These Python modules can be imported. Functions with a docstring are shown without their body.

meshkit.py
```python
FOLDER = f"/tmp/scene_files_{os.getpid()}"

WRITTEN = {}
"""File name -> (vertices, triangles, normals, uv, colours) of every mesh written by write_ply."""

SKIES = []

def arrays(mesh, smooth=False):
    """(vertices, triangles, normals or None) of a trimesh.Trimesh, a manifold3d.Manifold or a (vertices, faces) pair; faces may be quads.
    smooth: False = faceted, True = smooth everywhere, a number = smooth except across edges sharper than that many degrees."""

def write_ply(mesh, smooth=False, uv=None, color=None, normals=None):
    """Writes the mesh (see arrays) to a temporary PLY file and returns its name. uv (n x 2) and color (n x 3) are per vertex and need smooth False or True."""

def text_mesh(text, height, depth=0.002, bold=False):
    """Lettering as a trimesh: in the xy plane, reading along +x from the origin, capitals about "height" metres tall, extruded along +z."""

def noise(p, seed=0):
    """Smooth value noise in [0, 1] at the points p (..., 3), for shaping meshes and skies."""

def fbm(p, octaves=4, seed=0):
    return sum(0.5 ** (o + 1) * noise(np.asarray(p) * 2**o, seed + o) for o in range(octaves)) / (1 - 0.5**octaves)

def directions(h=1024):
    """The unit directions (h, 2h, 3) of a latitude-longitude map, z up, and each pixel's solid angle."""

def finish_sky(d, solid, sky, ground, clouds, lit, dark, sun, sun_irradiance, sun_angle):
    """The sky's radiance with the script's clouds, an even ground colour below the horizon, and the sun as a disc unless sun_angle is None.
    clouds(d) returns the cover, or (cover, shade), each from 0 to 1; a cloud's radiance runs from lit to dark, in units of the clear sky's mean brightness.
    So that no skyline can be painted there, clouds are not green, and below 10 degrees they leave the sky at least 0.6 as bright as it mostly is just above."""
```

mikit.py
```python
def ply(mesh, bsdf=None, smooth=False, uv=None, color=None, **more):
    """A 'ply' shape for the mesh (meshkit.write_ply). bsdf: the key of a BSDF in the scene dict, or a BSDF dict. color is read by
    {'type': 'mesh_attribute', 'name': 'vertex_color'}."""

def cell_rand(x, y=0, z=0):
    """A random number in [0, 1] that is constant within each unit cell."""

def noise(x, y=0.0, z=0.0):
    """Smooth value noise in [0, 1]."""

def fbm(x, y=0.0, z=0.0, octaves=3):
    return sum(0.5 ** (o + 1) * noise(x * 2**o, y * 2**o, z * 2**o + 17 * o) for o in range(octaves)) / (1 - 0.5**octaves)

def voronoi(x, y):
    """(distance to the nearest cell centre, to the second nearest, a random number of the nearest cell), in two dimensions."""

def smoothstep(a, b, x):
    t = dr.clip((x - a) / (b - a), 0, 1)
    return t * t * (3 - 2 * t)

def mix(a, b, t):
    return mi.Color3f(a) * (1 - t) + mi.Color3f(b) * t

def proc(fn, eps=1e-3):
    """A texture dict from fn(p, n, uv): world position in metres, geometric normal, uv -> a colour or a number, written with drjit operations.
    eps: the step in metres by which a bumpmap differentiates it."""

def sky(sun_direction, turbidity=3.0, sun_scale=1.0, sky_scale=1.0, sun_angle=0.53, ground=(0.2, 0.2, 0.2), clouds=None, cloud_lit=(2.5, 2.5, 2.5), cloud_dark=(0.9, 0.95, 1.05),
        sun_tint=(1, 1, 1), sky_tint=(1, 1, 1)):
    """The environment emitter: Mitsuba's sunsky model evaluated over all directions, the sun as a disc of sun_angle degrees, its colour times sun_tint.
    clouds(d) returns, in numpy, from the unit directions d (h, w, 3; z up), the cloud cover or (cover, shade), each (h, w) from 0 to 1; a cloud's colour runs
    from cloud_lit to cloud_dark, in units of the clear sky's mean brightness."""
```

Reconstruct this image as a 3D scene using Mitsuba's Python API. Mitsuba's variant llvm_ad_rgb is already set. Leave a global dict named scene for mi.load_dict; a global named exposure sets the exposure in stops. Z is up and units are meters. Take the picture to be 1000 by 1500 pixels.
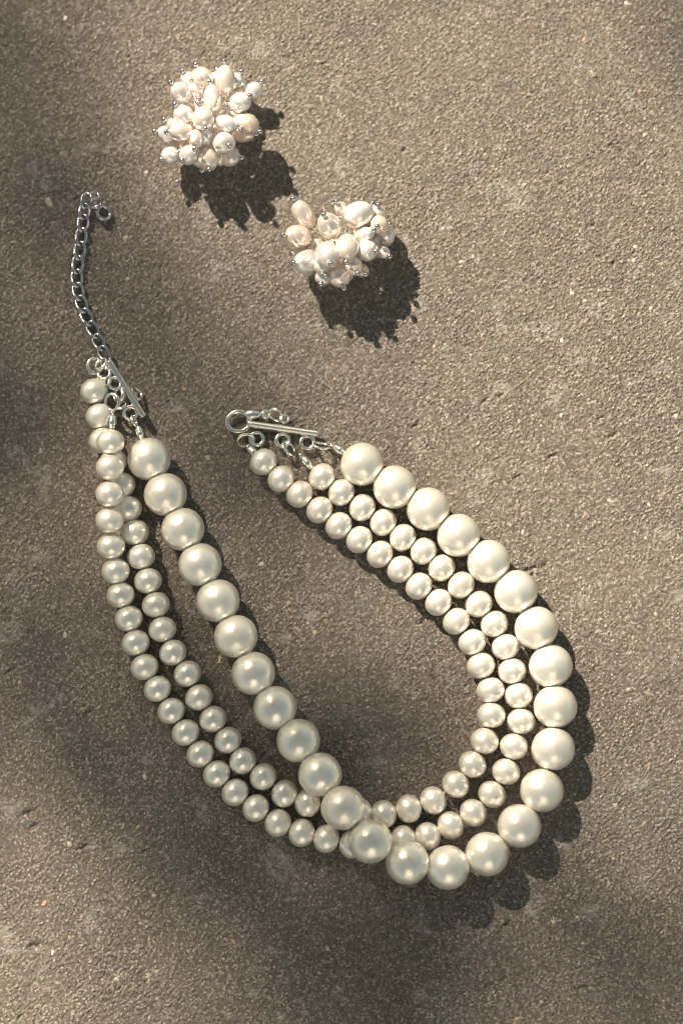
import math, random
import numpy as np, trimesh, drjit as dr, mitsuba as mi
import mikit, meshkit
from mitsuba import ScalarTransform4f as T4

# ------------------------------------------------------------------ camera, sky, exposure
TILT, DIST = math.radians(6), 0.75
EYE = [0, -DIST * math.sin(TILT), DIST * math.cos(TILT)]
SUN = np.array([-0.43, 0.63, 0.645]); SUN /= np.linalg.norm(SUN)
exposure = 2.97
scene, labels = {'type': 'scene'}, {}
scene['camera'] = {'type': 'thinlens', 'fov': 21.96, 'fov_axis': 'y', 'near_clip': 0.05, 'far_clip': 200.0,
                   'aperture_radius': 0.0105, 'focus_distance': DIST - 0.007,
                   'to_world': T4().look_at(origin=EYE, target=[0, 0, 0], up=[0, 1, 0]),
                   'film': {'type': 'hdrfilm', 'width': 682, 'height': 1024}}
scene['daylight'] = mikit.sky(SUN.tolist(), turbidity=3, sky_scale=0.66, sun_angle=0.6, sun_tint=(0.97, 1.01, 1.08), sky_tint=(1.06, 0.80, 0.47), ground=(0.2, 0.18, 0.15),
                               clouds=lambda d: (np.clip((meshkit.fbm(d * np.array([2.2, 2.2, 3.4]) + 4.0, 5, 3) - 0.50) * 5, 0, 1) * 0.9, meshkit.fbm(d * 5.0, 3, 9) * 0.5),
                               cloud_lit=(2.3, 2.2, 2.05), cloud_dark=(1.0, 0.98, 0.96))

# ------------------------------------------------------------------ measured places, millimetres
LARGE_PEARLS = [[-54.24,14.38,6.15],[-49.58,4.33,6.15],[-44.61,-5.54,6.15],[-39.69,-15.51,6.15],[-34.61,-25.71,6.16],[-29.58,-35.74,6.2],[-24.65,-46.08,6.39],[-18.5,-55.73,6.96],[-11.98,-64.91,8.22],[-5.93,-74.29,10.39],[0.49,-83.48,13.43],[7.9,-92.62,13.6],[18.19,-98.52,11.19],[29.39,-99.95,8.94],[40.36,-96.24,7.4],[49.38,-88.53,6.57],[55.75,-78.71,6.25],[58.99,-67.15,6.17],[59.76,-55.36,6.15],[58.52,-44.02,6.15],[54.58,-33.34,6.15],[48.91,-23.15,6.15],[41.28,-14.63,6.15],[32.87,-7.28,6.15],[24.34,0.19,6.15],[14.93,6.42,6.15],[5.78,12.92,6.15]]
INNER_PEARLS = [[-22.04,13.83,4.0],[-17.1,9.0,4.0],[-11.78,4.63,4.0],[-6.18,0.16,4.0],[-0.77,-4.3,4.0],[5.01,-8.27,4.0],[10.79,-12.43,4.0],[16.56,-16.68,4.0],[21.74,-21.41,4.0],[27.26,-26.02,4.0],[32.28,-31.33,4.0],[36.67,-37.19,4.0],[39.12,-43.81,4.0],[41.77,-50.7,4.0],[41.96,-57.68,4.0],[40.06,-64.93,4.0],[36.58,-71.49,4.0],[31.88,-77.0,4.0],[25.62,-81.46,4.0],[18.78,-83.76,4.0],[11.82,-85.35,4.0],[4.96,-84.78,4.0],[-2.29,-83.64,4.0],[-9.44,-82.2,4.0],[-15.93,-79.57,4.0],[-21.86,-74.86,4.0],[-27.59,-70.45,4.0],[-31.74,-64.7,4.0],[-35.98,-58.82,4.0],[-39.94,-52.73,4.0],[-43.2,-46.11,4.0],[-47.32,-40.17,4.0],[-50.32,-33.64,4.0],[-52.2,-26.71,4.0],[-54.46,-19.96,4.0],[-56.44,-13.07,4.0],[-58.23,-6.24,4.0],[-60.21,0.45,4.0],[-62.2,7.15,4.0],[-64.58,13.77,4.0],[-67.54,20.01,4.0],[-68.47,26.92,4.0],[-70.11,34.09,4.0]]
MIDDLE_PEARLS = [[-5.47,9.61,4.0],[0.0,5.11,4.0],[5.89,0.84,4.0],[11.77,-3.33,4.0],[17.29,-7.69,4.0],[23.12,-11.52,4.0],[28.21,-16.29,4.0],[33.67,-21.12,4.0],[38.64,-26.52,4.0],[42.95,-32.1,4.0],[46.06,-38.54,4.0],[47.84,-45.34,4.0],[49.61,-52.23,4.0],[50.25,-59.4,4.0],[48.18,-66.47,4.0],[45.93,-73.49,4.0],[41.98,-79.76,4.0],[36.71,-84.88,4.0],[30.4,-88.38,4.0],[24.06,-91.41,4.0],[17.24,-92.26,4.0],[10.09,-93.3,4.0],[2.95,-93.58,4.0],[-4.27,-92.11,4.0],[-11.09,-90.46,4.0],[-17.73,-87.68,4.0],[-23.9,-83.59,4.0],[-29.69,-79.21,4.0],[-34.87,-74.08,4.0],[-39.48,-68.54,4.0],[-43.61,-62.54,4.0],[-47.67,-56.5,4.0],[-51.54,-50.32,4.0],[-55.23,-44.19,4.0],[-57.78,-37.38,4.03],[-59.74,-30.57,4.15],[-62.08,-23.97,4.52],[-63.45,-17.28,5.37],[-64.69,-10.37,6.86],[-64.95,-3.25,8.97],[-64.86,3.95,10.75],[-64.75,11.35,11.71],[-64.73,18.52,11.59]]
CHAIN = [[-72.96,89.35,3.2],[-73.61,86.38,2.2],[-74.03,83.13,1.6],[-74.57,79.14,1.6],[-74.92,75.07,1.6],[-75.47,71.0,1.6],[-75.62,67.03,1.6],[-75.19,63.16,1.6],[-74.17,59.5,1.6],[-72.67,55.74,1.6],[-70.86,52.05,1.8],[-69.11,48.3,2.4],[-67.45,44.81,3.2]]
RIGHT_RINGS = [[-24.07,20.72,1.6,2.43,0.42,[0.1,0,1]],[-16.7,20.33,1.6,2.43,0.42,[0.15,0.1,1]],[-9.71,19.74,1.6,2.43,0.42,[0,0.1,1]],[-16.22,26.46,1.9,1.55,0.3,[0.2,0.3,1]]]
RIGHT_LINKS = [[-27.16,20.25,2.2,2.62,0.3,[0.3,-1.0,0.9]],[-14.94,17.94,1.9,2.52,0.3,[0.9,0.55,0.8]],[-5.82,18.63,2.6,2.62,0.3,[0.3,1.2,0.6]],[-21.36,27.77,2.3,1.46,0.36,[0.5,0.2,1]],[-18.64,27.49,2.2,2.23,0.3,[-0.5,-0.7,0.9]]]
LEFT_RINGS = [[-67.31,39.15,4.2,2.33,0.42,[-0.3,0.2,1]],[-63.16,32.85,4.4,2.43,0.42,[-0.9,0.1,0.9]],[-59.91,27.91,3.4,2.43,0.42,[0.25,-0.35,1]],[-58.17,33.51,2.6,2.33,0.36,[0.8,0.5,0.7]]]
LEFT_LINKS = [[-70.01,41.41,3.6,2.56,0.36,[0.1,0.15,1]],[-68.15,41.8,4.8,2.23,0.36,[-0.55,0.55,0.8]],[-64.25,36.0,5.6,2.04,0.3,[0.3,0.2,1]],[-64.81,30.6,6.4,2.62,0.32,[-0.5,-0.1,1]],[-58.71,25.53,3.6,1.94,0.3,[1.3,0.6,0.5]],[-66.28,36.93,4.6,1.65,0.3,[0.9,-0.3,0.7]],[-62.57,29.95,4.2,1.84,0.3,[-0.4,0.8,0.8]],[-61.52,34.77,3.4,1.65,0.3,[0.2,-0.6,0.9]]]
END_RINGS = [[-70.52,90.69,4.3,1.7,0.34,[0.3,0.6,0.9]],[-68.14,86.03,2.0,2.45,0.36,[0.5,0.15,1]],[-70.23,88.2,3.0,2.0,0.36,[-0.5,0.9,0.7]]]
BARS = [[[-66.05,42.62,4.6],[-55.98,26.67,3.9]],[[-26.1,24.92,2.4],[-6.6,22.18,2.4]]]
TIPS = [[[-2.33,18.44,2.6],[0.77,16.42,4.6]],[[-11.24,15.34,2.4],[-8.71,12.48,3.4]],[[-26.28,17.9,2.2],[-24.19,15.77,3.6]],[[-64.44,26.89,9.2],[-64.42,22.54,11.2]],[[-57.89,24.11,4.0],[-56.53,20.27,5.0]],[[-68.69,37.45,3.8],[-69.45,36.27,3.8]]]
CLASP = [[-29.31,25.63,2.2],[-26.01,27.07,2.4],[-22.72,27.68,2.3]]
HUSK = [-34.33,-41.89,0.1]
EARRING_ROUND = [[-33.09,122.23,11.25,4.8,3.09,-0.02,0.96,0.27],[-39.74,123.11,11.3,3.45,3.21,-0.36,0.93,0.0],[-43.36,122.8,9.14,2.88,2.68,-0.48,0.63,0.61],[-45.62,118.63,11.97,3.46,2.88,-0.65,0.6,0.47],[-41.06,119.75,9.15,3.27,3.09,-0.24,0.63,0.74],[-36.6,116.31,13.98,4.2,2.8,-0.14,0.99,0.0],[-36.0,123.58,7.6,2.5,2.27,0.15,0.76,0.63],[-30.38,122.94,7.32,3.07,2.68,0.49,0.65,0.57],[-25.38,120.37,6.18,3.27,2.64,0.67,0.65,0.35],[-28.81,114.98,14.31,3.65,3.05,0.67,0.28,0.69],[-27.02,109.55,13.3,4.23,3.3,0.79,-0.56,0.24],[-32.51,108.92,15.05,3.65,2.72,0.91,-0.4,0.1],[-28.05,107.48,8.82,3.84,2.55,0.81,-0.15,0.56],[-38.92,110.18,15.67,3.53,3.38,0.19,-0.8,0.57],[-44.78,111.79,13.58,3.07,3.05,-0.55,0.66,0.52],[-47.88,109.19,11.23,2.5,2.14,-0.68,0.43,0.6],[-49.71,107.26,9.66,2.88,2.64,-0.87,0.1,0.49],[-45.24,106.86,14.1,3.65,2.97,-0.91,-0.12,0.39],[-40.96,104.49,15.76,3.27,2.06,-0.06,-0.87,0.49],[-39.08,105.93,12.11,3.15,2.97,-0.12,-0.49,0.87],[-48.73,101.48,8.04,2.92,2.8,-0.59,-0.48,0.65],[-43.22,100.55,12.31,3.15,3.05,-0.42,-0.56,0.71],[-37.86,99.53,11.39,3.53,3.38,0.12,-0.82,0.57],[-33.18,103.17,15.08,3.53,3.46,0.39,-0.35,0.85],[-31.7,101.06,8.76,3.38,3.21,0.79,-0.25,0.56],[-34.91,101.17,7.56,3.09,2.55,0.8,-0.6,0.0],[-40.65,100.31,8.18,2.65,2.23,0.29,-0.96,0.0],[-41.98,116.47,7.99,3.07,3.09,0.32,-0.14,0.94],[-33.59,114.9,7.12,2.88,2.88,0.44,0.24,0.87],[-36.36,108.05,7.25,3.07,3.09,0.17,-0.41,0.89],[-44.11,104.66,6.47,3.07,2.97,-0.45,-0.58,0.68],[-46.63,104.9,5.49,2.69,2.72,-0.58,-0.53,0.62],[-38.15,104.04,6.09,2.88,2.88,0.0,-0.68,0.73],[-30.79,113.27,6.48,3.07,2.97,0.63,0.06,0.77],[-39.85,115.65,8.37,2.69,2.72,-0.18,0.36,0.92]]
EARRING_OPEN = [[-10.82,83.9,10.5,4.54,3.22,-0.52,0.72,0.46],[-3.52,79.64,14.64,4.26,3.57,-0.27,0.42,0.87],[-12.35,77.21,11.2,4.05,3.65,-0.81,-0.02,0.59],[-4.06,71.06,15.72,4.66,3.65,0.2,-0.61,0.76],[1.59,73.03,16.06,4.26,3.31,-0.04,-0.91,0.42],[-9.85,70.03,10.75,5.07,3.65,-0.59,-0.21,0.78],[4.9,83.3,12.39,4.66,3.91,0.72,0.48,0.51],[10.09,84.19,8.33,3.04,2.96,0.08,0.53,0.84],[10.76,80.13,12.91,3.0,2.96,-0.2,-0.3,0.93],[12.3,78.27,7.95,3.73,3.04,0.29,0.53,0.79],[6.37,77.37,12.19,3.97,2.52,0.59,0.15,0.8],[6.91,72.75,12.96,3.85,3.22,0.61,-0.21,0.77],[11.36,73.39,8.95,3.24,2.0,0.54,-0.49,0.69],[3.06,68.63,13.09,3.73,3.22,0.33,-0.66,0.68],[5.64,67.75,10.07,2.51,2.17,0.34,-0.51,0.79],[-0.6,65.8,12.36,3.65,3.26,0.29,-0.88,0.37],[-5.19,65.95,9.72,2.92,2.61,-0.15,-0.7,0.69],[-5.54,68.33,12.75,2.68,2.52,0.32,-0.86,0.39],[-11.48,72.4,7.37,2.84,2.61,-0.62,0.05,0.79],[-0.05,85.21,10.51,2.76,2.17,-0.37,0.47,0.8],[-9.45,68.67,7.28,2.84,2.39,-0.51,-0.18,0.84],[-7.25,74.87,6.29,3.04,3.04,-0.56,-0.16,0.81],[-1.71,70.14,7.43,3.24,3.26,-0.1,-0.55,0.83],[2.72,72.54,6.69,3.24,3.22,0.31,-0.37,0.88],[6.05,81.11,6.97,3.45,3.39,0.53,0.36,0.77],[1.24,66.95,8.44,2.43,2.39,0.14,-0.69,0.71],[-3.18,68.75,6.9,2.84,2.87,-0.21,-0.62,0.76],[4.2,76.27,6.77,2.84,2.83,0.45,-0.03,0.89],[8.99,76.15,7.36,3.04,2.96,0.71,-0.03,0.7],[-0.6,73.22,7.0,2.84,2.83,0.0,-0.33,0.94]]

MM = 1e-3
rng = np.random.default_rng(7)
random.seed(7)

# ------------------------------------------------------------------ helpers
used = {}
def key(name, parent=None):
    k = name if parent is None else parent + '__' + name
    n = used.get(k, 0); used[k] = n + 1
    return k if n == 0 else f'{k}_{n:03d}'

def put(name, mesh, bsdf, parent=None, smooth=True, label=None, category=None, kind=None, group=None, shape=None, to_world=None):
    k = key(name, parent)
    s = dict(shape) if shape is not None else mikit.ply(mesh, bsdf, smooth=smooth)
    if shape is not None: s['bsdf'] = {'type': 'ref', 'id': bsdf}
    if to_world is not None: s['to_world'] = to_world
    scene[k] = s
    tag(k, label, category, kind, group)
    return k

def tag(k, label=None, category=None, kind=None, group=None):
    d = {a: b for a, b in (('label', label), ('category', category), ('kind', kind), ('group', group)) if b}
    if d: labels[k] = d

def frame_for(axis):
    a = np.asarray(axis, float); a = a / np.linalg.norm(a)
    u = np.cross(a, [0.31, 0.17, 0.93]) if abs(a[2]) < 0.9 else np.cross(a, [0.9, 0.3, 0.1])
    u /= np.linalg.norm(u)
    return np.stack([u, np.cross(a, u), a], 1)

def pose(p, axis, spin=0.0, scale=(1, 1, 1)):
    R = frame_for(axis)
    c, s = math.cos(spin), math.sin(spin)
    M = np.eye(4); M[:3, :3] = R @ np.array([[c, -s, 0], [s, c, 0], [0, 0, 1]]) @ np.diag(scale); M[:3, 3] = p
    return T4(M.tolist())

def tube(P, r, closed=False, n=10):
    P = np.asarray(P, float); m = len(P)
    r = np.broadcast_to(np.asarray(r, float), (m,))
    t = (np.roll(P, -1, 0) - np.roll(P, 1, 0)) if closed else np.gradient(P, axis=0)
    t /= np.linalg.norm(t, axis=1, keepdims=True)
    u = frame_for(t[0])[:, 0]
    U = []
    for k in range(m):
        u = u - t[k] * (u @ t[k]); u /= np.linalg.norm(u); U.append(u)
    U = np.array(U); W = np.cross(t, U)
    if closed:
        e = U[-1] - t[0] * (U[-1] @ t[0]); e /= np.linalg.norm(e)
        tw = math.atan2(e @ W[0], e @ U[0])
        a = -tw * np.arange(m)[:, None] / m
        U, W = U * np.cos(a) + W * np.sin(a), W * np.cos(a) - U * np.sin(a)
    a = np.arange(n) / n * 2 * np.pi
    V = P[:, None] + r[:, None, None] * (np.cos(a)[None, :, None] * U[:, None] + np.sin(a)[None, :, None] * W[:, None])
    V = V.reshape(-1, 3)
    i, j = np.meshgrid(np.arange(m if closed else m - 1), np.arange(n), indexing='ij')
    i2, j2 = (i + 1) % m, (j + 1) % n
    F = np.stack([i * n + j, i * n + j2, i2 * n + j2, i2 * n + j], -1).reshape(-1, 4)
    F = np.vstack([F[:, [0, 1, 2]], F[:, [0, 2, 3]]])
    if not closed:
        V = np.vstack([V, P[0], P[-1]]); a0, a1 = m * n, m * n + 1
        k = np.arange(n); k2 = (k + 1) % n
        F = np.vstack([F, np.stack([k2, k, np.full(n, a0)], 1), np.stack([(m - 1) * n + k, (m - 1) * n + k2, np.full(n, a1)], 1)])
    return trimesh.Trimesh(V, F, process=False)

def lathe(prof, n=32):
    """(radius, z) pairs from the bottom up, turned round z; closed where the radius is 0."""
    prof = np.asarray(prof, float); m = len(prof)
    a = np.arange(n) / n * 2 * np.pi
    V = np.stack([prof[:, None, 0] * np.cos(a), prof[:, None, 0] * np.sin(a), np.broadcast_to(prof[:, None, 1], (m, n))], -1).reshape(-1, 3)
    i, j = np.meshgrid(np.arange(m - 1), np.arange(n), indexing='ij')
    j2 = (j + 1) % n
    F = np.stack([i * n + j, i * n + j2, (i + 1) * n + j2, (i + 1) * n + j], -1).reshape(-1, 4)
    return trimesh.Trimesh(V, np.vstack([F[:, [0, 1, 2]], F[:, [0, 2, 3]]]), process=False)

def ring(p, R, wire, normal, stretch=1.0, n=36):
    Fm = frame_for(normal)
    a = np.arange(n) / n * 2 * np.pi
    wire *= 1.4; r = R - wire
    P = np.stack([r * np.cos(a) * stretch, r * np.sin(a), 0 * a], 1) @ Fm.T + np.asarray(p)
    return tube(P * MM, wire * MM, True, 12)

# ------------------------------------------------------------------ the ground: gritty weathered concrete
def nrand(x, y, z):
    M = np.uint32
    x, y, z = [(np.floor(v).astype(np.int64) + 1000000).astype(M) for v in (x, y, np.zeros_like(x) + z)]
    h = x * M(374761393) + y * M(668265263) + z * M(2147483647)
    h = (h ^ (h >> M(13))) * M(1274126177)
    return ((h ^ (h >> M(16))) & M(0xFFFFFF)) / 16777215.0

def nvoronoi(x, y):
    f1 = np.full(x.shape, 9.0); f2 = f1.copy(); w = np.zeros(x.shape)
    for a in (-1, 0, 1):
        for b in (-1, 0, 1):
            cx, cy = np.floor(x) + a, np.floor(y) + b
            d = np.hypot(cx + nrand(cx, cy, 1) - x, cy + nrand(cx, cy, 2) - y)
            f2 = np.where(d < f1, f1, np.minimum(f2, d))
            w = np.where(d < f1, nrand(cx, cy, 3), w); f1 = np.minimum(f1, d)
    return f1, f2, w

GA, GB = 0.86e-3, 0.52e-3          # the two grain sizes
def axis_points(half, step, far):
    c = np.arange(0, half + step, step); out = [c[-1]]; s = step
    while out[-1] < far:
        s *= 1.17; out.append(out[-1] + s)
    c = np.concatenate([c, out[1:]])
    return np.concatenate([-c[:0:-1], c])

# pits and short cracks: x, y, half length, half width, depth (mm), angle
PITS = [(52.6,-16.6,1.3,.45,.6,.35),(55.2,-15.9,1.1,.5,.8,.1),(57.6,-15.2,1.0,.35,.6,.6),(54.0,-17.6,.9,.4,.5,.9),(40.5,31.5,1.9,.3,.7,.9),(45,33.5,1.2,.3,.6,.7),(-71,-57,1.2,.5,.9,.5),(-88,-85,1.6,.5,.8,.3),(-86,-88.5,1.4,.4,.8,.6),(-72,-94.5,1.8,.4,.8,.3),
        (-85.5,-122,1.5,.6,.9,.2),(-89.5,-141.5,.7,.5,.9,0),(46,-116,1.2,.5,.9,.4),(67.5,-133.5,1.5,.4,.8,.1),(41,-133,2.2,.3,.5,.6),(74,27,1.0,.3,.6,.3),(-26,-80,1.4,.4,.6,.9),(21,25,1.6,.3,.5,.8),
        (18,105,1.0,.5,.6,.4),(72,83,1.0,.4,.6,.8),(78,72,.6,.6,.8,0),(23,-31,1.5,.4,.6,.7),(-55,-96,1.2,.4,.6,.2),(33,-108,1.4,.4,.7,.3),(60,16,1.5,.3,.6,.6),(50,10,1.8,.3,.5,.5),(77,22,1.6,.3,.6,.4),(-93,-45,1.3,.4,.7,.6)]
def ground_height(x, y):
    wx = x + 0.35e-3 * (meshkit.noise(np.stack([x * 900, y * 900, 0 * x], -1), 3) - 0.5)
    wy = y + 0.35e-3 * (meshkit.noise(np.stack([x * 900, y * 900, 0 * x], -1), 4) - 0.5)
    a1, a2, aw = nvoronoi(wx / GA, wy / GA)
    b1, b2, bw = nvoronoi(wx / GB + 31.7, wy / GB + 12.3)
    rough = meshkit.fbm(np.stack([x * 45, y * 45, 0 * x], -1), 3, 11)
    grains = (0.36 * (0.2 + aw) * np.clip(1.05 - (a1 / 0.62) ** 2, 0, 1) * np.clip((a2 - a1) * 5, 0, 1) ** 0.5
              + 0.24 * (0.25 + bw) * np.clip(1 - (b1 / 0.6) ** 2, 0, 1))
    h = grains * (0.40 + 0.72 * rough)
    h += 0.55 * (meshkit.fbm(np.stack([x * 60, y * 60, 0 * x], -1), 3, 5) - 0.5)
    h += 0.14 * (meshkit.noise(np.stack([x * 2100, y * 2100, 0 * x], -1), 8) - 0.5)
    h -= 0.34
    for (px, py, hl, hw, dep, ang) in PITS:
        near = (abs(x * 1e3 - px) < 3 * hl) & (abs(y * 1e3 - py) < 3 * hl)
        if near.any():
            X, Y = x[near] * 1e3 - px, y[near] * 1e3 - py
            c, s = math.cos(ang), math.sin(ang)
            U, V = X * c + Y * s, -X * s + Y * c
            V = V + 0.9 * (meshkit.noise(np.stack([U * 1.6 + px, V * .8, 0 * U], -1), 2) - 0.5); U = U * (1 + .5 * (meshkit.noise(np.stack([U * 2, V * 2 + py, 0 * U], -1), 3) - .5))
            h[near] -= 1.25 * dep * np.exp(-(U / hl) ** 2 - (V / (1.3 * hw)) ** 2)
    return np.minimum(h, 0.25) * MM

gx, gy = axis_points(0.101, 0.29e-3, 12.0), axis_points(0.153, 0.29e-3, 12.0)
GX, GY = np.meshgrid(gx, gy)
cell = np.maximum(np.gradient(gx)[None, :], np.gradient(gy)[:, None])
GH = ground_height(GX.ravel(), GY.ravel()).reshape(GX.shape) * np.clip(1.2e-3 / cell, 0, 1) ** 0.5
nx = len(gx)
ii, jj = np.meshgrid(np.arange(len(gy) - 1), np.arange(nx - 1), indexing='ij')
q = (ii * nx + jj).ravel()
GF = np.vstack([np.stack([q, q + 1, q + nx + 1], 1), np.stack([q, q + nx + 1, q + nx], 1)])
ground_mesh = trimesh.Trimesh(np.stack([GX.ravel(), GY.ravel(), GH.ravel()], 1), GF, process=False)

def ground_colour(p, n, uv):
    x, y = p.x, p.y
    wx = x + 0.35e-3 * (mikit.noise(x * 900, y * 900, 3) - 0.5)
    wy = y + 0.35e-3 * (mikit.noise(x * 900, y * 900, 4) - 0.5)
    a1, a2, aw = mikit.voronoi(wx / GA, wy / GA)
    b1, b2, bw = mikit.voronoi(wx / GB + 31.7, wy / GB + 12.3)
    cement = mikit.mix((0.115, 0.094, 0.071), (0.185, 0.156, 0.121), mikit.fbm(x * 60, y * 60, 1.0, octaves=4))
    c = cement * (0.80 + 0.45 * mikit.noise(x * 1700, y * 1700, 5))
    grain = mikit.mix((0.19, 0.155, 0.117), (0.46, 0.40, 0.325), aw * aw)
    on = mikit.smoothstep(0.58, 0.40, a1) * mikit.smoothstep(0.25, 0.55, mikit.cell_rand(aw * 977, 3))
    c = mikit.mix(c, grain, on)
    fine = mikit.mix((0.08, 0.067, 0.052), (0.52, 0.455, 0.37), bw * bw * bw)
    c = mikit.mix(c, fine, 0.65 * mikit.smoothstep(0.5, 0.3, b1))
    worn = sum(dr.exp(-dr.square((x * 1e3 - a) / e) - dr.square((y * 1e3 - d) / f)) for a, d, e, f in ((64, 50, 16, 11), (92, 27, 8, 13), (82, 68, 18, 8), (52, 36, 12, 9), (-84, 86, 6, 5), (5, 98, 10, 5)))
    scuff = mikit.smoothstep(0.50, 0.66, mikit.fbm(x * 130 + 3.1, y * 170, 7.0, octaves=4) + 0.13 * worn - 0.15)
    c = mikit.mix(c, (0.46, 0.42, 0.365), 0.42 * scuff * mikit.smoothstep(0.30, 0.60, mikit.fbm(x * 800, y * 800, 3.0)))
    r = mikit.cell_rand(bw * 7919, 5)
    chip = mikit.smoothstep(0.46, 0.34, b1)
    c = mikit.mix(c, (0.50, 0.45, 0.38), chip * dr.select(r > 0.975, 1.0, 0.0))
    c = mikit.mix(c, (0.33, 0.19, 0.10), chip * dr.select((r > 0.955) & (r < 0.97), 0.8, 0.0))
    c = mikit.mix(c, (0.055, 0.05, 0.042), chip * dr.select(r < 0.03, 0.9, 0.0))
    return c * mi.Color3f(0.755, 0.785, 0.87)

GC = 0.40e-3
def ground_fine(p, n, uv):
    a, a2, w = mikit.voronoi(p.x / GC + 5.3, p.y / GC + 9.1)
    return (0.3 + w) * dr.clip(1 - dr.square(a / 0.65), 0, 1) + 0.4 * mikit.noise(p.x * 5200, p.y * 5200, 2.0)

scene['m_ground'] = {'type': 'bumpmap', 'arbitrary': mikit.proc(ground_fine, eps=4e-5), 'scale': 0.15e-3,
                     'bsdf': {'type': 'twosided', 'bsdf': {'type': 'principled', 'base_color': mikit.proc(ground_colour), 'roughness': 0.62, 'specular': 0.45}}}

# ------------------------------------------------------------------ materials
def pearl_coat(base, coat, rough, weight):
    return {'type': 'twosided', 'bsdf': {'type': 'blendbsdf', 'weight': weight,
        'bsdf_a': {'type': 'roughplastic', 'diffuse_reflectance': {'type': 'rgb', 'value': list(base)}, 'int_ior': 1.66, 'alpha': 0.07, 'nonlinear': False},
        'bsdf_b': {'type': 'principled', 'base_color': {'type': 'rgb', 'value': list(coat)}, 'metallic': 1.0, 'roughness': rough, 'clearcoat': 1.0, 'clearcoat_gloss': 0.95}}}
PEARLS = []
for i, c in enumerate([(0.81, 0.775, 0.695), (0.825, 0.80, 0.735), (0.80, 0.75, 0.655), (0.83, 0.795, 0.715), (0.79, 0.765, 0.70)]):
    scene[f'm_pearl_{i}'] = pearl_coat(c, (0.99, 0.95, 0.89), (0.34, 0.37, 0.40, 0.33, 0.36)[i], 0.55); PEARLS.append(f'm_pearl_{i}')
NACRE = []
for i, c in enumerate([(0.73, 0.665, 0.62), (0.74, 0.63, 0.54), (0.72, 0.69, 0.67), (0.75, 0.58, 0.45), (0.74, 0.615, 0.57)]):
    scene[f'm_nacre_{i}'] = pearl_coat(c, ((0.97, 0.94, 0.93), (0.97, 0.92, 0.88), (0.95, 0.95, 0.96), (0.97, 0.89, 0.81), (0.97, 0.91, 0.91))[i], 0.30, 0.48); NACRE.append(f'm_nacre_{i}')
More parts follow.
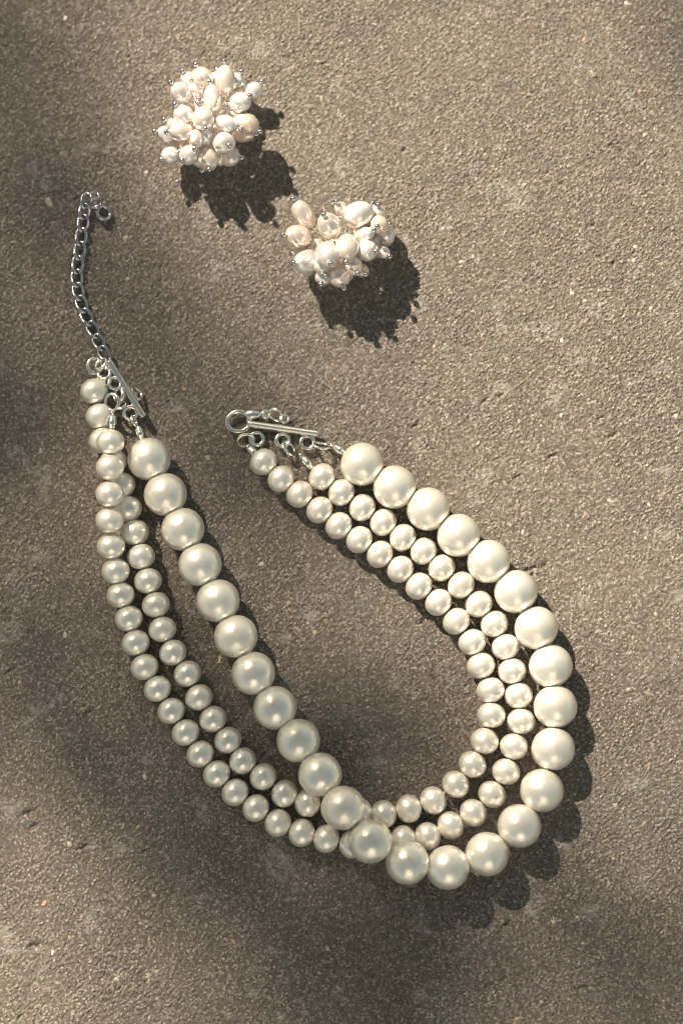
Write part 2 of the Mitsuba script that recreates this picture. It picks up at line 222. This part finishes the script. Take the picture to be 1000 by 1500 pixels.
scene['m_clear'] = {'type': 'twosided', 'bsdf': {'type': 'principled', 'base_color': {'type': 'rgb', 'value': [0.72, 0.72, 0.70]}, 'roughness': 0.15, 'spec_trans': 0.0, 'clearcoat': 1.0}}
scene['m_silver'] = {'type': 'twosided', 'bsdf': {'type': 'roughconductor', 'material': 'Ag', 'alpha': 0.09, 'specular_reflectance': {'type': 'rgb', 'value': [0.95, 0.94, 0.91]}}}
scene['m_satin'] = {'type': 'twosided', 'bsdf': {'type': 'roughconductor', 'material': 'Ag', 'alpha': 0.18, 'specular_reflectance': {'type': 'rgb', 'value': [0.80, 0.79, 0.77]}}}
scene['m_steel'] = {'type': 'twosided', 'bsdf': {'type': 'roughconductor', 'material': 'Cr', 'alpha': 0.08, 'specular_reflectance': {'type': 'rgb', 'value': [0.84, 0.86, 0.86]}}}
scene['m_thread'] = {'type': 'diffuse', 'reflectance': {'type': 'rgb', 'value': [0.55, 0.50, 0.42]}}

put('ground', ground_mesh, 'm_ground', kind='structure', label='gritty grey brown weathered concrete pavement with embedded sand grains')

# ------------------------------------------------------------------ stones set in the concrete
def stone_mesh(seed):
    m = trimesh.creation.icosphere(subdivisions=1, radius=1.0)
    v = np.array(m.vertices)
    r = np.random.default_rng(seed)
    for _ in range(5):
        d = r.normal(size=3); d /= np.linalg.norm(d)
        k = v @ d; v = v - np.clip(k - r.uniform(0.45, 0.8), 0, None)[:, None] * d
    return trimesh.Trimesh(v, m.faces, process=False)
STONES = [mikit.ply(stone_mesh(s), 'm_ground', smooth=35) for s in range(5)]
for nm, c in (('pale', (0.40, 0.35, 0.285)), ('tan', (0.34, 0.23, 0.145)), ('dark', (0.09, 0.082, 0.07)), ('white', (0.62, 0.59, 0.53))):
    scene['m_stone_' + nm] = {'type': 'principled', 'base_color': mikit.proc(lambda p, n, uv, c=c: mi.Color3f(c) * (0.75 + 0.5 * mikit.fbm(p.x * 1500, p.y * 1500, p.z * 1500, octaves=3))), 'roughness': 0.6}
# x, y (mm), radius, kind
STONE_SPOTS = [[37.2,73.9,1.1,"pale"],[66.0,63.4,1.21,"white"],[69.8,60.8,0.83,"pale"],[83.7,72.7,0.94,"pale"],[63.1,49.3,0.88,"white"],[84.3,76.5,0.99,"pale"],[81.6,66.9,0.66,"tan"],[88.4,58.6,0.77,"pale"],[92.8,53.8,0.72,"pale"],[34.5,72.3,1.1,"pale"],[51.9,69.7,0.66,"dark"],[26.4,47.5,0.77,"tan"],[51.4,-5.8,1.1,"pale"],[76.5,-16.4,0.83,"tan"],[69.4,-0.4,0.88,"tan"],[87.3,2.0,0.66,"white"],[76.3,2.9,1.21,"pale"],[86.2,-7.4,0.55,"white"],[-73.1,-56.1,1.04,"tan"],[-70.7,-73.8,0.77,"white"],[-57.1,-89.0,1.04,"tan"],[-76.2,-93.8,1.1,"pale"],[-55.1,-74.9,1.1,"pale"],[-87.2,-102.3,0.61,"white"],[-83.1,-110.2,1.21,"tan"],[-61.1,-109.1,0.99,"tan"],[-30.1,-120.8,1.1,"tan"],[-52.4,-108.0,0.83,"pale"],[-23.3,-118.8,0.66,"tan"],[-80.6,-123.8,0.83,"white"],[-54.3,-130.2,0.99,"pale"],[-51.4,-128.9,0.72,"pale"],[-62.5,-131.4,1.1,"pale"],[-38.1,-126.8,0.88,"dark"],[-14.7,-25.8,1.04,"tan"],[-9.5,-31.5,0.72,"pale"],[-4.4,-31.1,0.83,"tan"],[15.4,-47.1,0.88,"tan"],[17.9,-49.8,0.61,"tan"],[7.5,-53.4,1.1,"pale"],[2.5,-65.3,0.83,"tan"],[16.9,-57.1,0.72,"tan"],[-7.7,-34.4,1.04,"pale"],[-17.9,-43.6,0.88,"pale"],[6.9,-42.7,0.72,"tan"],[-14.8,12.9,0.99,"tan"],[-14.7,-28.0,0.88,"tan"],[-22.8,-14.8,1.1,"pale"],[59.4,-114.8,1.26,"pale"],[67.3,-120.8,0.99,"pale"],[42.3,-134.6,0.61,"pale"],[53.2,-122.0,0.72,"tan"],[48.9,-142.1,1.1,"tan"],[65.9,-114.2,0.88,"pale"],[76.2,-97.7,0.77,"tan"],[55.3,129.9,0.83,"tan"],[70.2,137.8,0.72,"tan"],[82.8,148.3,1.1,"white"],[77.2,141.2,0.88,"pale"],[77.7,135.6,0.66,"pale"],[72.3,127.9,0.83,"pale"],[87.4,109.3,0.77,"pale"],[88.5,100.3,0.83,"white"],[92.0,109.3,0.77,"pale"],[66.6,109.9,0.61,"tan"],[86.2,122.4,0.77,"tan"],[76.2,102.5,0.55,"dark"],[62.9,95.9,0.88,"dark"],[-80.0,143.9,0.94,"white"],[-87.2,125.4,1.32,"tan"],[-84.1,89.7,1.65,"pale"],[-5.9,120.2,0.94,"pale"],[-56.2,98.5,0.83,"pale"],[-13.8,145.3,0.88,"dark"],[-61.7,138.8,0.77,"dark"],[-68.2,74.5,0.77,"tan"],[-61.8,79.5,1.04,"pale"],[-61.1,67.5,0.88,"pale"],[31.3,63.0,0.77,"pale"],[40.0,42.6,0.88,"pale"],[62.5,27.8,0.72,"white"],[93.0,24.5,0.83,"tan"],[95.4,27.4,0.99,"pale"],[81.9,37.3,1.04,"pale"],[42.0,42.2,0.99,"pale"],[-33.1,21.5,0.77,"tan"],[-37.9,15.6,0.88,"pale"],[-44.8,35.3,0.77,"tan"],[-85.6,17.6,0.94,"pale"],[-89.2,-2.0,0.88,"tan"],[-83.2,-19.4,0.88,"pale"],[-78.2,-34.9,0.99,"pale"],[-90.6,-48.4,0.88,"tan"],[-3.8,-122.7,0.94,"pale"],[17.1,-130.2,0.94,"tan"],[11.7,29.4,0.83,"tan"],[29.2,25.4,0.83,"pale"],[38.9,19.6,0.77,"pale"],[58.3,11.7,0.83,"pale"],[88.9,-29.1,0.83,"pale"],[80.9,-50.4,0.94,"pale"],[86.4,-71.5,0.77,"tan"],[76.7,-82.9,0.88,"pale"]]
for (x, y, r, kind) in STONE_SPOTS:
    h = ground_height(np.array([x * MM]), np.array([y * MM]))[0] / MM
    put('stone', None, 'm_stone_' + kind, parent='ground', shape=STONES[rng.integers(5)],
        to_world=T4().translate([x * MM, y * MM, (h - 0.28 * r) * MM]).rotate([0, 0, 1], float(rng.uniform(0, 360))).scale([r * MM, r * MM * float(rng.uniform(.6, .9)), r * MM * 0.62]))

GRIT = []
for _ in range(260):
    x, y = rng.uniform(-100, 100), rng.uniform(-148, 152); r = rng.uniform(.16, .42)
    m = stone_mesh(int(rng.integers(40))); h = ground_height(np.array([x * MM]), np.array([y * MM]))[0]
    GRIT.append(trimesh.Trimesh(np.asarray(m.vertices) * [r * MM, r * MM * .8, r * MM * .7] + [x * MM, y * MM, h + .35 * r * MM], m.faces, process=False))
put('grit', trimesh.util.concatenate(GRIT), 'm_stone_pale', parent='ground', smooth=35, kind='stuff')

# ------------------------------------------------------------------ pearls
def bead(axial, radial, n, m, seed):
    """A moulded pearl: a slightly flattened ball with a drilled hole along z, unit = mm."""
    hole = 0.075 * radial
    t0 = math.asin(hole / radial)
    t = np.linspace(t0, math.pi - t0, m)
    z = -np.cos(t); prof = np.stack([radial * np.sin(t) ** 0.97, axial * np.sign(z) * np.abs(z) ** 1.0], 1)
    flat = axial * 0.972
    prof[:, 1] = np.clip(prof[:, 1], -flat, flat)
    prof = np.vstack([[hole * 0.9, -axial * 0.7], prof, [hole * 0.9, axial * 0.7]])
    mesh = lathe(prof, n)
    v = np.array(mesh.vertices)
    u = v / np.maximum(np.linalg.norm(v, axis=1, keepdims=True), 1e-9)
    k = 1 + 0.026 * (meshkit.fbm(u * 1.4 + seed * 7.3, 2, seed) - 0.5)
    return trimesh.Trimesh(v * k[:, None] * MM, mesh.faces, process=False)
BIG = [mikit.ply(bead(6.0, 6.14, 52, 36, s), PEARLS[0], smooth=50) for s in range(4)]
SMALL = [mikit.ply(bead(3.62, 4.0, 40, 28, s + 10), PEARLS[0], smooth=50) for s in range(5)]

NECK = 'pearl_necklace'
tag(NECK, 'three strand cream pearl necklace with silver clasp and extender chain, lying open in a U', 'necklace')
def resample(P, n):
    P = np.asarray(P, float); s = np.r_[0, np.cumsum(np.linalg.norm(np.diff(P, axis=0), axis=1))]
    q = np.linspace(0, s[-1], n)
    return np.stack([np.interp(q, s, P[:, k]) for k in range(3)], 1)
def strand(name, P, shapes, label, ends):
    P = np.asarray(P, float)
    Q = np.vstack([ends[0], P, ends[1]])
    k = put(name, tube(resample(Q, len(Q) * 4) * MM, 0.22 * MM, n=8), 'm_thread', parent=NECK, label=label)
    for i in range(len(P)):
        ax = P[min(i + 1, len(P) - 1)] - P[max(i - 1, 0)]
        put('pearl', None, PEARLS[rng.integers(5)], parent=k, shape=shapes[rng.integers(len(shapes))],
            to_world=pose(P[i] * MM, ax if rng.random() < .5 else -ax, float(rng.uniform(0, 6.28))))
strand('large_pearl_strand', LARGE_PEARLS, BIG, 'single strand of large cream pearls', (TIPS[4][1], TIPS[0][1]))
strand('small_pearl_strand', INNER_PEARLS, SMALL, 'strand of small pearls innermost along the right side', (TIPS[2][1], TIPS[5][1]))
strand('small_pearl_strand', MIDDLE_PEARLS, SMALL, 'strand of small pearls running along the outer left edge', (TIPS[1][1], TIPS[3][1]))

# ------------------------------------------------------------------ silver findings
def spacer(p, q, rings, label):
    p, q = np.array(p), np.array(q); d = (q - p) / np.linalg.norm(q - p); L = np.linalg.norm(q - p) / 2; R = 1.04
    prof = [(0, -L)] + [(R - .3 + .3 * math.sin(a), -L + .3 - .3 * math.cos(a)) for a in np.linspace(0, math.pi / 2, 5)]
    prof = prof + [(r, -z) for r, z in prof[::-1]]
    M = lathe(np.array(prof) * MM, 28)
    M.vertices = np.asarray(M.vertices) @ frame_for(d).T + (p + q) / 2 * MM
    k = put('spacer_bar', M, 'm_satin', parent=NECK, smooth=40, label=label)
    for x, y, z, r, w, n in rings: put('loop', ring((x, y, z), r, w, n), 'm_silver', parent=k)
spacer(*BARS[0], LEFT_RINGS, 'silver spacer bar beside the extender chain')
spacer(*BARS[1], RIGHT_RINGS, 'silver spacer bar beside the lobster clasp')
for x, y, z, r, w, n in RIGHT_LINKS + LEFT_LINKS: put('jump_ring', ring((x, y, z), r, w, n, 1.08), 'm_silver', parent=NECK)

def bead_tip(p, q):
    """A clam shell bead tip from its hook loop p to the pearl end q."""
    p, q = np.array(p), np.array(q); d = q - p; L = max(np.linalg.norm(d), 2.0); d /= np.linalg.norm(d)
    t = np.linspace(0, math.pi, 15)
    prof = np.stack([1.6 * np.sin(t) ** 0.9, -2.05 * np.cos(t)], 1)
    for j in (6, 7, 8): prof[j, 0] *= (0.97, 0.92, 0.97)[j - 6]
    M = lathe(prof, 22); v = np.array(M.vertices); v[:, 0] *= 0.85
    shell = trimesh.Trimesh((v @ frame_for(d).T + p + d * L * 0.5) * MM, M.faces, process=False)
    k = put('bead_tip', shell, 'm_silver', parent=NECK, smooth=30)
    put('hook', ring(p - d * 0.6, 0.95, 0.26, np.cross(d, [0.2, 0.1, 1])), 'm_silver', parent=k)
    c = p + d * (L * 0.5 + 1.75)
    put('collar', ring(c, 0.95, 0.30, d), 'm_silver', parent=k)
    put('collar', ring(c + d * 0.5, 0.85, 0.26, d), 'm_silver', parent=k)
for p, q in TIPS: bead_tip(p, q)

# lobster clasp
c0, c1, c2 = [np.array(c) for c in CLASP]
a = np.radians(np.linspace(-10, 335, 60))
P = np.stack([c0[0] + 3.15 * np.cos(a), c0[1] + 2.85 * np.sin(a), c0[2] + 0 * a], 1)
rad = np.interp(np.arange(60), [0, 8, 25, 48, 59], [.95, .78, .66, .7, .55])
ck = put('clasp', tube(P * MM, rad * MM, n=14), 'm_silver', parent=NECK, label='silver lobster clasp with round hook')
t = np.linspace(0, 1, 26)[:, None]
P = (1 - t) ** 2 * (c0 + [1.9, 2.0, 0]) + 2 * t * (1 - t) * (c1 + [0, .5, .1]) + t ** 2 * c2
put('body', tube(P * MM, np.interp(t[:, 0], [0, .2, .55, .85, 1], [.85, 1.35, 1.6, 1.15, .65]) * MM, n=18), 'm_silver', parent=ck)
put('lever', tube(np.array([c0 + [2.9, .2, .3], c0 + [3.1, -.5, .5], c0 + [2.7, -1.3, .4]]) * MM, .5 * MM, n=12), 'm_silver', parent=ck)

# extender chain: twisted curb links
C = np.array(CHAIN)
E = put('extender_chain', ring(*[END_RINGS[0][i] if i else END_RINGS[0][:3] for i in (0,)], END_RINGS[0][3], END_RINGS[0][4], END_RINGS[0][5]), 'm_steel', parent=NECK, label='silver curb chain tail')
for e in END_RINGS[1:]: put('end_ring', ring(e[:3], *e[3:]), 'm_steel', parent=E)
for i in range(len(C)):
    d = C[min(i + 1, len(C) - 1)] - C[max(i - 1, 0)]; pitch = np.linalg.norm(d) / (2 if 0 < i < len(C) - 1 else 1); d /= np.linalg.norm(d)
    side = np.cross([0, 0, 1], d); side /= np.linalg.norm(side); upv = np.cross(d, side)
    t = np.arange(40) / 40 * 2 * np.pi; w = 0.50
    X, Y, Z = (pitch / 2 + 0.55) * np.cos(t), 1.42 * np.sin(t), -0.56 * np.sin(2 * t)
    roll = -0.25; Y, Z = Y * math.cos(roll) - Z * math.sin(roll), Y * math.sin(roll) + Z * math.cos(roll)
    put('link', tube((C[i] + X[:, None] * d + Y[:, None] * side + Z[:, None] * upv) * MM, w * MM, True, 12), 'm_steel', parent=E)

# ------------------------------------------------------------------ earrings: clusters of freshwater pearls on ball head pins
def baroque(seed):
    """A freshwater pearl about the unit ball, drilled along z: lumpy, with a crease or a flat."""
    r = np.random.default_rng(seed)
    m = trimesh.creation.icosphere(subdivisions=4, radius=1.0)
    v = np.array(m.vertices)
    s = 1 + 0.16 * (meshkit.fbm(v * 1.1 + seed * 5.1, 2, seed) - 0.5)
    s -= 0.07 * np.clip(v[:, 2], 0, 1) ** 2 * r.uniform(-.5, 1.5) * 0
    d = r.normal(size=3); d[2] *= 0.3; d /= np.linalg.norm(d)
    k = v @ d
    s -= 0.09 * np.exp(-((k - r.uniform(-.15, .35)) / 0.14) ** 2) * np.clip(v @ np.cross(d, [0, 0, 1]) + .4, 0, 1)
    tap = 1 + r.uniform(-.16, .16) * v[:, 2]
    w = v * s[:, None]; w[:, :2] *= tap[:, None]
    e = r.normal(size=3); e[2] = 0; e /= np.linalg.norm(e)
    kk = w @ e; w -= (np.clip(kk - r.uniform(.82, .98), 0, None) * 0.7)[:, None] * e
    w /= np.percentile(np.linalg.norm(w, axis=1), 90)
    return trimesh.Trimesh(w, m.faces, process=False)
BAROQUE = [mikit.ply(baroque(s + 1), NACRE[0], smooth=True) for s in range(9)]
BALL = mikit.ply(trimesh.creation.icosphere(subdivisions=3, radius=0.80 * MM), 'm_silver', smooth=True)

def earring(rows, centre, label):
    k = key('pearl_earring'); tag(k, label, 'earring')
    cx, cy = centre
    prof = [(0, 0.05), (4.6, 0.05), (5.0, .4), (4.8, .9), (3.6, 1.7), (2.0, 2.3), (0, 2.5)]
    M = lathe(np.array(prof) * MM, 30); M.vertices = np.asarray(M.vertices) + np.array([cx, cy, 0]) * MM
    b = put('base', M, 'm_satin', parent=k, smooth=30)
    r = np.random.default_rng(int(abs(cx) * 10))
    for i in range(16):
        a = i * 2.4; rr = 0.8 + 3.6 * math.sqrt(i / 16)
        put('wire_loop', ring((cx + rr * math.cos(a), cy + rr * math.sin(a), 3.0 + 1.8 * (1 - rr / 4.6) + r.uniform(0, 1.6)), r.uniform(.8, 1.15), .2, r.normal(size=3), n=24), 'm_silver', parent=b)
    for (x, y, z, A, B, ax, ay, az) in rows:
        p = np.array([x, y, z]); d = np.array([ax, ay, az]); d /= np.linalg.norm(d)
        fl = r.uniform(.88, 1.0)
        pk = put('pearl', None, NACRE[r.choice(5, p=[.27, .23, .18, .17, .15])], parent=k, shape=BAROQUE[r.integers(9)],
                 to_world=pose(p * MM, d, float(r.uniform(0, 6.28)), (B * MM, B * fl * MM, A * MM)))
        head = p + d * (A + 0.85)
        root = np.array([cx, cy, 2.6]) + 0.25 * (p - [cx, cy, 2.6])
        back = p - d * A
        t = np.linspace(0, 1, 12)[:, None]
        curve = np.vstack([(1 - t) ** 2 * root + 2 * t * (1 - t) * (back - d * 0.8) + t * t * back, [head]])
        put('pin_wire', tube(curve * MM, 0.2 * MM, n=8), 'm_silver', parent=pk)
        put('pin_head', None, 'm_steel', parent=pk, shape=BALL, to_world=T4().translate((head * MM).tolist()))
earring(EARRING_ROUND, (-38.4, 113.2), 'full round cluster earring of white freshwater pearls, the one nearest the top edge')
earring(EARRING_OPEN, (-1.0, 74.0), 'cluster earring of white freshwater pearls with silver wires showing at its open centre')

# ------------------------------------------------------------------ small litter on the pavement
scene['m_straw'] = {'type': 'twosided', 'bsdf': {'type': 'principled', 'base_color': mikit.proc(lambda p, n, uv: mikit.mix((0.42, 0.31, 0.16), (0.62, 0.50, 0.32), mikit.noise(p.x * 4000, p.y * 1500, 1.0))), 'roughness': 0.7}}
t = np.linspace(-1, 1, 9)
V = np.concatenate([np.stack([s * 0.42 * (1 - t ** 2) ** .6 + .12 * t, 1.25 * t, 0.30 - 0.25 * abs(s) * (1 - t ** 2)], 1) for s in (-1, -.5, 0, .5, 1)])
F = np.array([[i * 9 + j, i * 9 + j + 1, (i + 1) * 9 + j + 1, (i + 1) * 9 + j] for i in range(4) for j in range(8)])
put('dry_husk', (V * MM + np.array(HUSK) * MM, F), 'm_straw', smooth=True, label='tiny pale straw husk on the concrete beside the large pearls, inside the U', category='husk')
# ------------------------------------------------------------------ the tree that dapples the light, beyond the upper left of the frame
def leaf_faces():
    L, W = 1.0, 0.46
    V = np.array([[0, 0, 0], [.3, W * .42, .03], [.65, W * .40, .05], [L, 0, -.04], [.65, -W * .40, .05], [.3, -W * .42, .03], [.33, 0, -.02], [.66, 0, -.02]])
    F = np.array([[0, 6, 1], [1, 6, 7], [1, 7, 2], [2, 7, 3], [3, 7, 4], [4, 7, 6], [4, 6, 5], [5, 6, 0]])
    return V, F
LV, LF = leaf_faces()
SHADE_POINTS = [[128.37,129.08,0.0],[126.96,49.1,0.0],[125.59,-29.14,0.0],[19.89,179.97,0.0],[88.14,68.93,0.0],[29.34,59.0,0.0],[39.5,129.08,0.0],[68.84,98.88,0.0],[29.26,39.23,0.0],[68.09,19.56,0.0],[-95.01,145.28,0.3],[-59.38,145.28,0.13],[-78.89,118.98,0.54],[-59.13,114.95,0.52],[-49.39,131.1,0.04],[-35.45,108.92,0.0],[-88.38,88.87,0.5],[-58.92,88.87,0.57],[-39.28,88.87,0.26],[-9.89,137.17,0.0],[-33.63,141.22,0.0],[-9.92,161.56,0.0],[-23.67,118.98,0.0],[19.69,108.92,0.0],[79.0,129.08,0.04],[95.01,145.28,0.13],[58.76,68.93,0.0],[0.0,68.93,0.0],[-29.34,59.0,0.24],[-48.81,45.15,0.37],[-87.66,29.38,0.54],[-38.91,19.56,0.37],[-15.53,5.86,0.48],[-5.85,37.26,0.17],[19.48,29.38,0.04],[38.87,13.68,0.0],[87.66,29.38,0.0],[77.49,-9.74,0.0],[57.89,-38.8,0.0],[77.08,-48.44,0.03],[86.36,-77.19,0.1],[38.64,-29.14,0.09],[9.67,-19.45,0.52],[23.15,-40.73,0.43],[-9.66,-29.14,0.56],[9.61,-63.8,0.59],[-19.22,-67.63,0.52],[-38.64,-29.14,0.39],[-87.06,-19.45,0.52],[-57.81,-48.44,0.43],[-62.08,0.0,0.35],[-52.17,-29.14,0.35],[-38.45,-63.8,0.38],[-88.52,-58.05,0.52],[-70.97,-81.0,0.66],[-84.51,-71.46,0.52],[-91.92,-92.43,0.17],[-87.69,-124.59,0.16],[-87.57,-134.0,0.09],[-106.53,-139.63,0.0],[-91.11,-154.6,0.0],[-68.55,-132.12,0.04],[-78.12,-128.36,0.0],[-114.38,-124.59,0.0],[-105.04,-111.38,0.0],[-68.72,-115.16,0.17],[-47.63,-128.36,0.43],[-44.02,-96.23,0.68],[-9.54,-115.16,0.77],[0.0,-134.0,0.81],[-15.24,-130.24,0.78],[38.11,-128.36,0.57],[42.16,-86.72,0.13],[57.5,-86.72,0.13],[66.85,-111.38,0.35],[76.15,-134.0,0.5],[91.63,-115.16,0.3],[24.93,-82.91,0.3],[30.75,-67.63,0.35],[36.61,-48.44,0.13],[11.48,-96.23,0.26]]
def shade_wanted(x, y):
    """How leafy the crown is along the sun ray that reaches (x, y) mm of the pavement."""
    W = [((x - a) ** 2 + (y - b) ** 2 + 60.0) ** -1.6 for a, b, c in SHADE_POINTS]
    c = sum(w * p[2] for w, p in zip(W, SHADE_POINTS)) / sum(W)
    return -math.log(1 - c) / 2.0
tr = np.random.default_rng(21)
CROWN = np.array([-1.25, 1.75, 4.0])
leaves, tips = [], []
def add_leaf(p, size, lean=0.35):
    n = np.array([tr.normal() * lean, tr.normal() * lean, 1.0]) + 0.25 * SUN; Fm = frame_for(n)
    a = tr.uniform(0, 6.28); R = np.stack([Fm[:, 0] * math.cos(a) + Fm[:, 1] * math.sin(a), Fm[:, 1] * math.cos(a) - Fm[:, 0] * math.sin(a), Fm[:, 2]], 1)
    leaves.append((LV - [.5, 0, 0]) * size @ R.T + p); tips.append(p)
def gap(p):
    """The point of the pavement (mm) whose sun ray passes p."""
    g = p - SUN * (p[2] / SUN[2]); return g[0] * 1e3, g[1] * 1e3
D = tr.normal(size=(15000, 3)); D /= np.linalg.norm(D, axis=1, keepdims=True)
CL = CROWN + D * (tr.random((15000, 1)) ** 0.4) * np.array([2.7, 2.1, 1.25])
CL = CL[meshkit.noise(CL * 2.2, 5) > 0.40]
for p in CL:
    x, y = gap(p)
    if -190 < x < 190 and -240 < y < 240: continue
    add_leaf(p, tr.uniform(.07, .105))
def halton(i, base):
    f, r = 1.0, 0.0
    while i: f /= base; r += f * (i % base); i //= base
    return r
for i in range(1500):
    x, y = -190 + 380 * halton(i + 1, 2), -240 + 480 * halton(i + 1, 3)
    if halton(i + 1, 5) > shade_wanted(x, y): continue
    add_leaf(np.array([x * MM, y * MM, 0]) + SUN * tr.uniform(3.0, 5.0), tr.uniform(.034, .048), 0.25)
LVs = np.concatenate(leaves); LFs = np.concatenate([LF + 8 * i for i in range(len(leaves))])
scene['m_leaf'] = {'type': 'principledthin', 'base_color': {'type': 'rgb', 'value': [0.075, 0.11, 0.035]}, 'roughness': 0.5, 'diff_trans': 0.6}
scene['m_bark'] = {'type': 'principled', 'base_color': mikit.proc(lambda p, n, uv: mikit.mix((0.10, 0.075, 0.055), (0.22, 0.18, 0.14), mikit.fbm(p.x * 30, p.y * 30, p.z * 8))), 'roughness': 0.9}
TREE = key('shade_tree'); tag(TREE, 'leafy garden tree standing beyond the upper left of the picture, dappling the pavement', 'tree')
base = np.array([CROWN[0] - 0.9, CROWN[1] + 0.3, 0.0])
trunk = resample([base, base + [.05, -.03, .9], base + [.0, -.1, 1.9], [CROWN[0] - .55, CROWN[1] + .25, CROWN[2] - .5]], 26)
put('trunk', tube(trunk, np.linspace(.10, .055, 26), n=16), 'm_bark', parent=TREE)
for i in range(9):
    a = i * 2.4; s = trunk[17 + i]
    e = CROWN + np.array([math.cos(a) * 1.9, math.sin(a) * 1.9, tr.uniform(-.3, .7)])
    mid = (s + e) / 2 + [0, 0, .12]
    P = resample([s, mid, e], 14)
    if any(abs(gx_) < 150 and abs(gy_) < 200 for gx_, gy_ in map(gap, P)): continue
    put('limb', tube(P, np.linspace(.035, .008, 14), n=10), 'm_bark', parent=TREE)
put('crown', trimesh.Trimesh(LVs, LFs, process=False), 'm_leaf', parent=TREE, smooth=False, kind='stuff')

# ------------------------------------------------------------------ added unseen pale block behind the camera, giving the pearls their lower highlight
scene['m_reflector'] = {'type': 'principled', 'base_color': mikit.proc(lambda p, n, uv: mikit.mix((0.76, 0.75, 0.72), (0.84, 0.83, 0.81), mikit.fbm(p.x * 4, p.y * 4, p.z * 4))), 'roughness': 0.9}
scene['m_reflector_cap'] = {'type': 'principled', 'base_color': {'type': 'rgb', 'value': [0.42, 0.40, 0.37]}, 'roughness': 0.85}
REFLECTOR = key('added_reflector'); tag(REFLECTOR, 'added tall pale block, unseen behind the camera, placed to mirror sunlight into the pearls', 'added_reflector')
wb = trimesh.creation.box([1.9, 1.7, 4.1]); wb.apply_translation([0.45, -4.05, 2.05])
put('reflector_body', wb, 'm_reflector', parent=REFLECTOR, smooth=False)
wc = trimesh.creation.box([2.1, 1.9, 0.12]); wc.apply_translation([0.45, -4.05, 4.162])
put('reflector_cap', wc, 'm_reflector_cap', parent=REFLECTOR, smooth=False)
